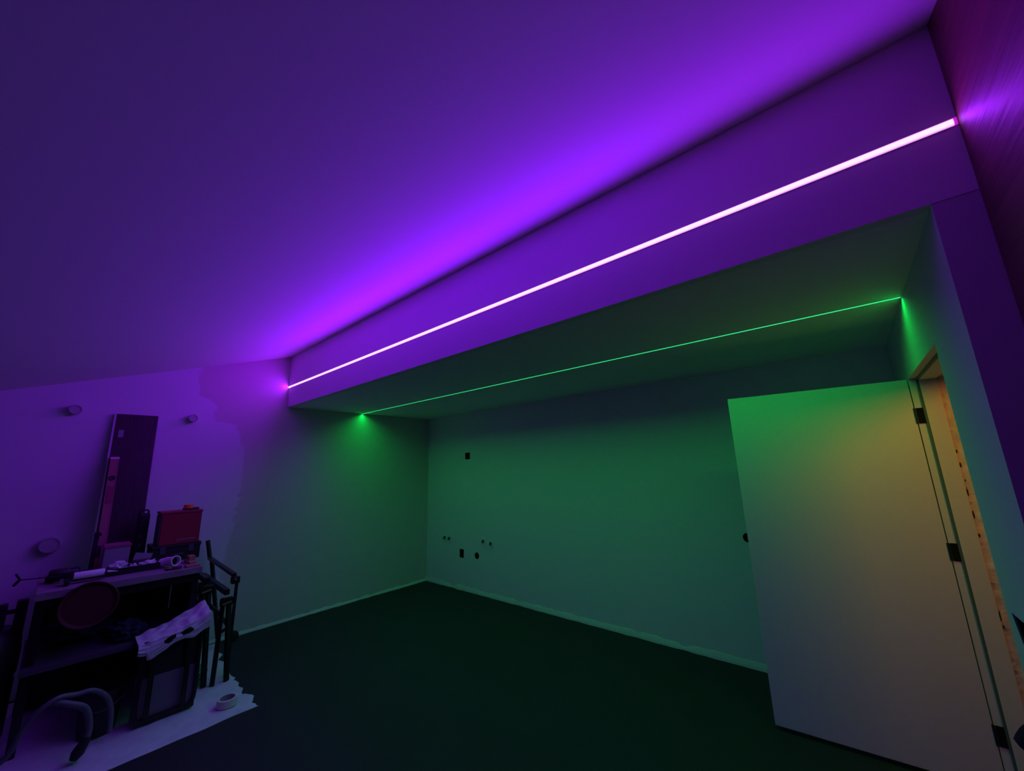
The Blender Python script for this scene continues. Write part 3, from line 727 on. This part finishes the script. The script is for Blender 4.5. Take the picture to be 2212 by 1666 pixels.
t = thing('work_stand', 'black stand arm and wheel rising behind the sawhorses against the wall', 'stand', (0.16, -2.6, 0))
bm = bmesh.new(); bar(bm, (0.10, -2.690, 0.965), (0.13, -2.665, 0.815), 0.026, 0.026, 0.003)
obj('upper_arm', bm, 'black', t)
obj('crossbar', bar(bmesh.new(), (0.12, -2.665, 0.805), (0.92, -2.655, 0.765), 0.030, 0.026, 0.003), 'blacksteel', t)
obj('clamp_head', B(0.885, 0.945, -2.672, -2.618, 0.700, 0.750, 0.004), 'blacksteel', t)
obj('bolt', lathe(bmesh.new(), [(0, 0), (0.009, 0), (0.009, 0.006), (0, 0.008)], (0.945, -2.652, 0.735), (1, 0, 0), 10), 'steel', t)
obj('post', bar(bmesh.new(), (0.14, -2.650, 0.80), (0.22, -2.540, 0.06), 0.028, 0.028, 0.003), 'black', t)
obj('foot', bar(bmesh.new(), (0.30, -2.56, 0.30), (0.17, -2.425, 0.10), 0.022, 0.022, 0.003), 'black', t)
obj('front_post', bar(bmesh.new(), (0.915, -2.632, 0.70), (0.90, -2.630, 0.015), 0.022, 0.022, 0.003), 'black', t)
obj('wheel', lathe(bmesh.new(), [(0, -0.02), (0.03, -0.02), (0.045, -0.014), (0.048, 0), (0.045, 0.014), (0.03, 0.02), (0, 0.02)], (0.15, -2.405, 0.050), (1, 0.2, 0), 24), 'black', t, smooth=True)
settle(t)

# ------------------------------------------------------------------ dark jacket at the right wall, only its edge in view
t = thing('work_jacket', 'black work jacket hanging on the room wall beside the doorway, only its edges in view', 'jacket', (5.3, -2.55, 1.45))
def jacket():
    bm = bmesh.new()
    prof = [(1.50, 0.03, 0.06), (1.44, 0.08, 0.14), (1.36, 0.10, 0.17), (1.24, 0.12, 0.18), (1.10, 0.13, 0.19), (0.95, 0.14, 0.20), (0.84, 0.14, 0.20), (0.80, 0.12, 0.18)]
    rings = []
    for z, dx, dy in prof:
        rings.append([bm.verts.new((5.36-dx*0.5+dx*0.5*math.cos(a)*(1+0.15*math.sin(3*a+z*9)), -2.72+dy*math.sin(a)*(1+0.08*math.cos(4*a+z*5)), z)) for a in [2*PI*k/28 for k in range(28)]])
    for A, Bq in zip(rings, rings[1:]):
        for k in range(28): bm.faces.new((A[k], A[(k+1) % 28], Bq[(k+1) % 28], Bq[k]))
    bm.faces.new(rings[0][::-1]); bm.faces.new(rings[-1])
    return bm
obj('jacket_body', jacket(), 'fabric', t, smooth=True)
# stiff lapel tip and sleeve end reach forward to the edge of view
bm = prism(bmesh.new(), [(5.124, -2.615, 1.300), (5.134, -2.615, 1.286), (5.18, -2.615, 1.27), (5.24, -2.615, 1.27), (5.24, -2.615, 1.12), (5.165, -2.615, 1.19), (5.128, -2.615, 1.25)], (0, 0.022, 0))
obj('lapel', bm, 'fabric', t)
bm = bmesh.new()
tube(bm, smooth_path([(5.30, -2.64, 1.24), (5.22, -2.60, 1.16), (5.160, -2.60, 1.105), (5.138, -2.60, 1.092), (5.128, -2.60, 1.075)], 4), 0.046, 14)
obj('sleeve', bm, 'fabric', t, smooth=True)
settle(t)
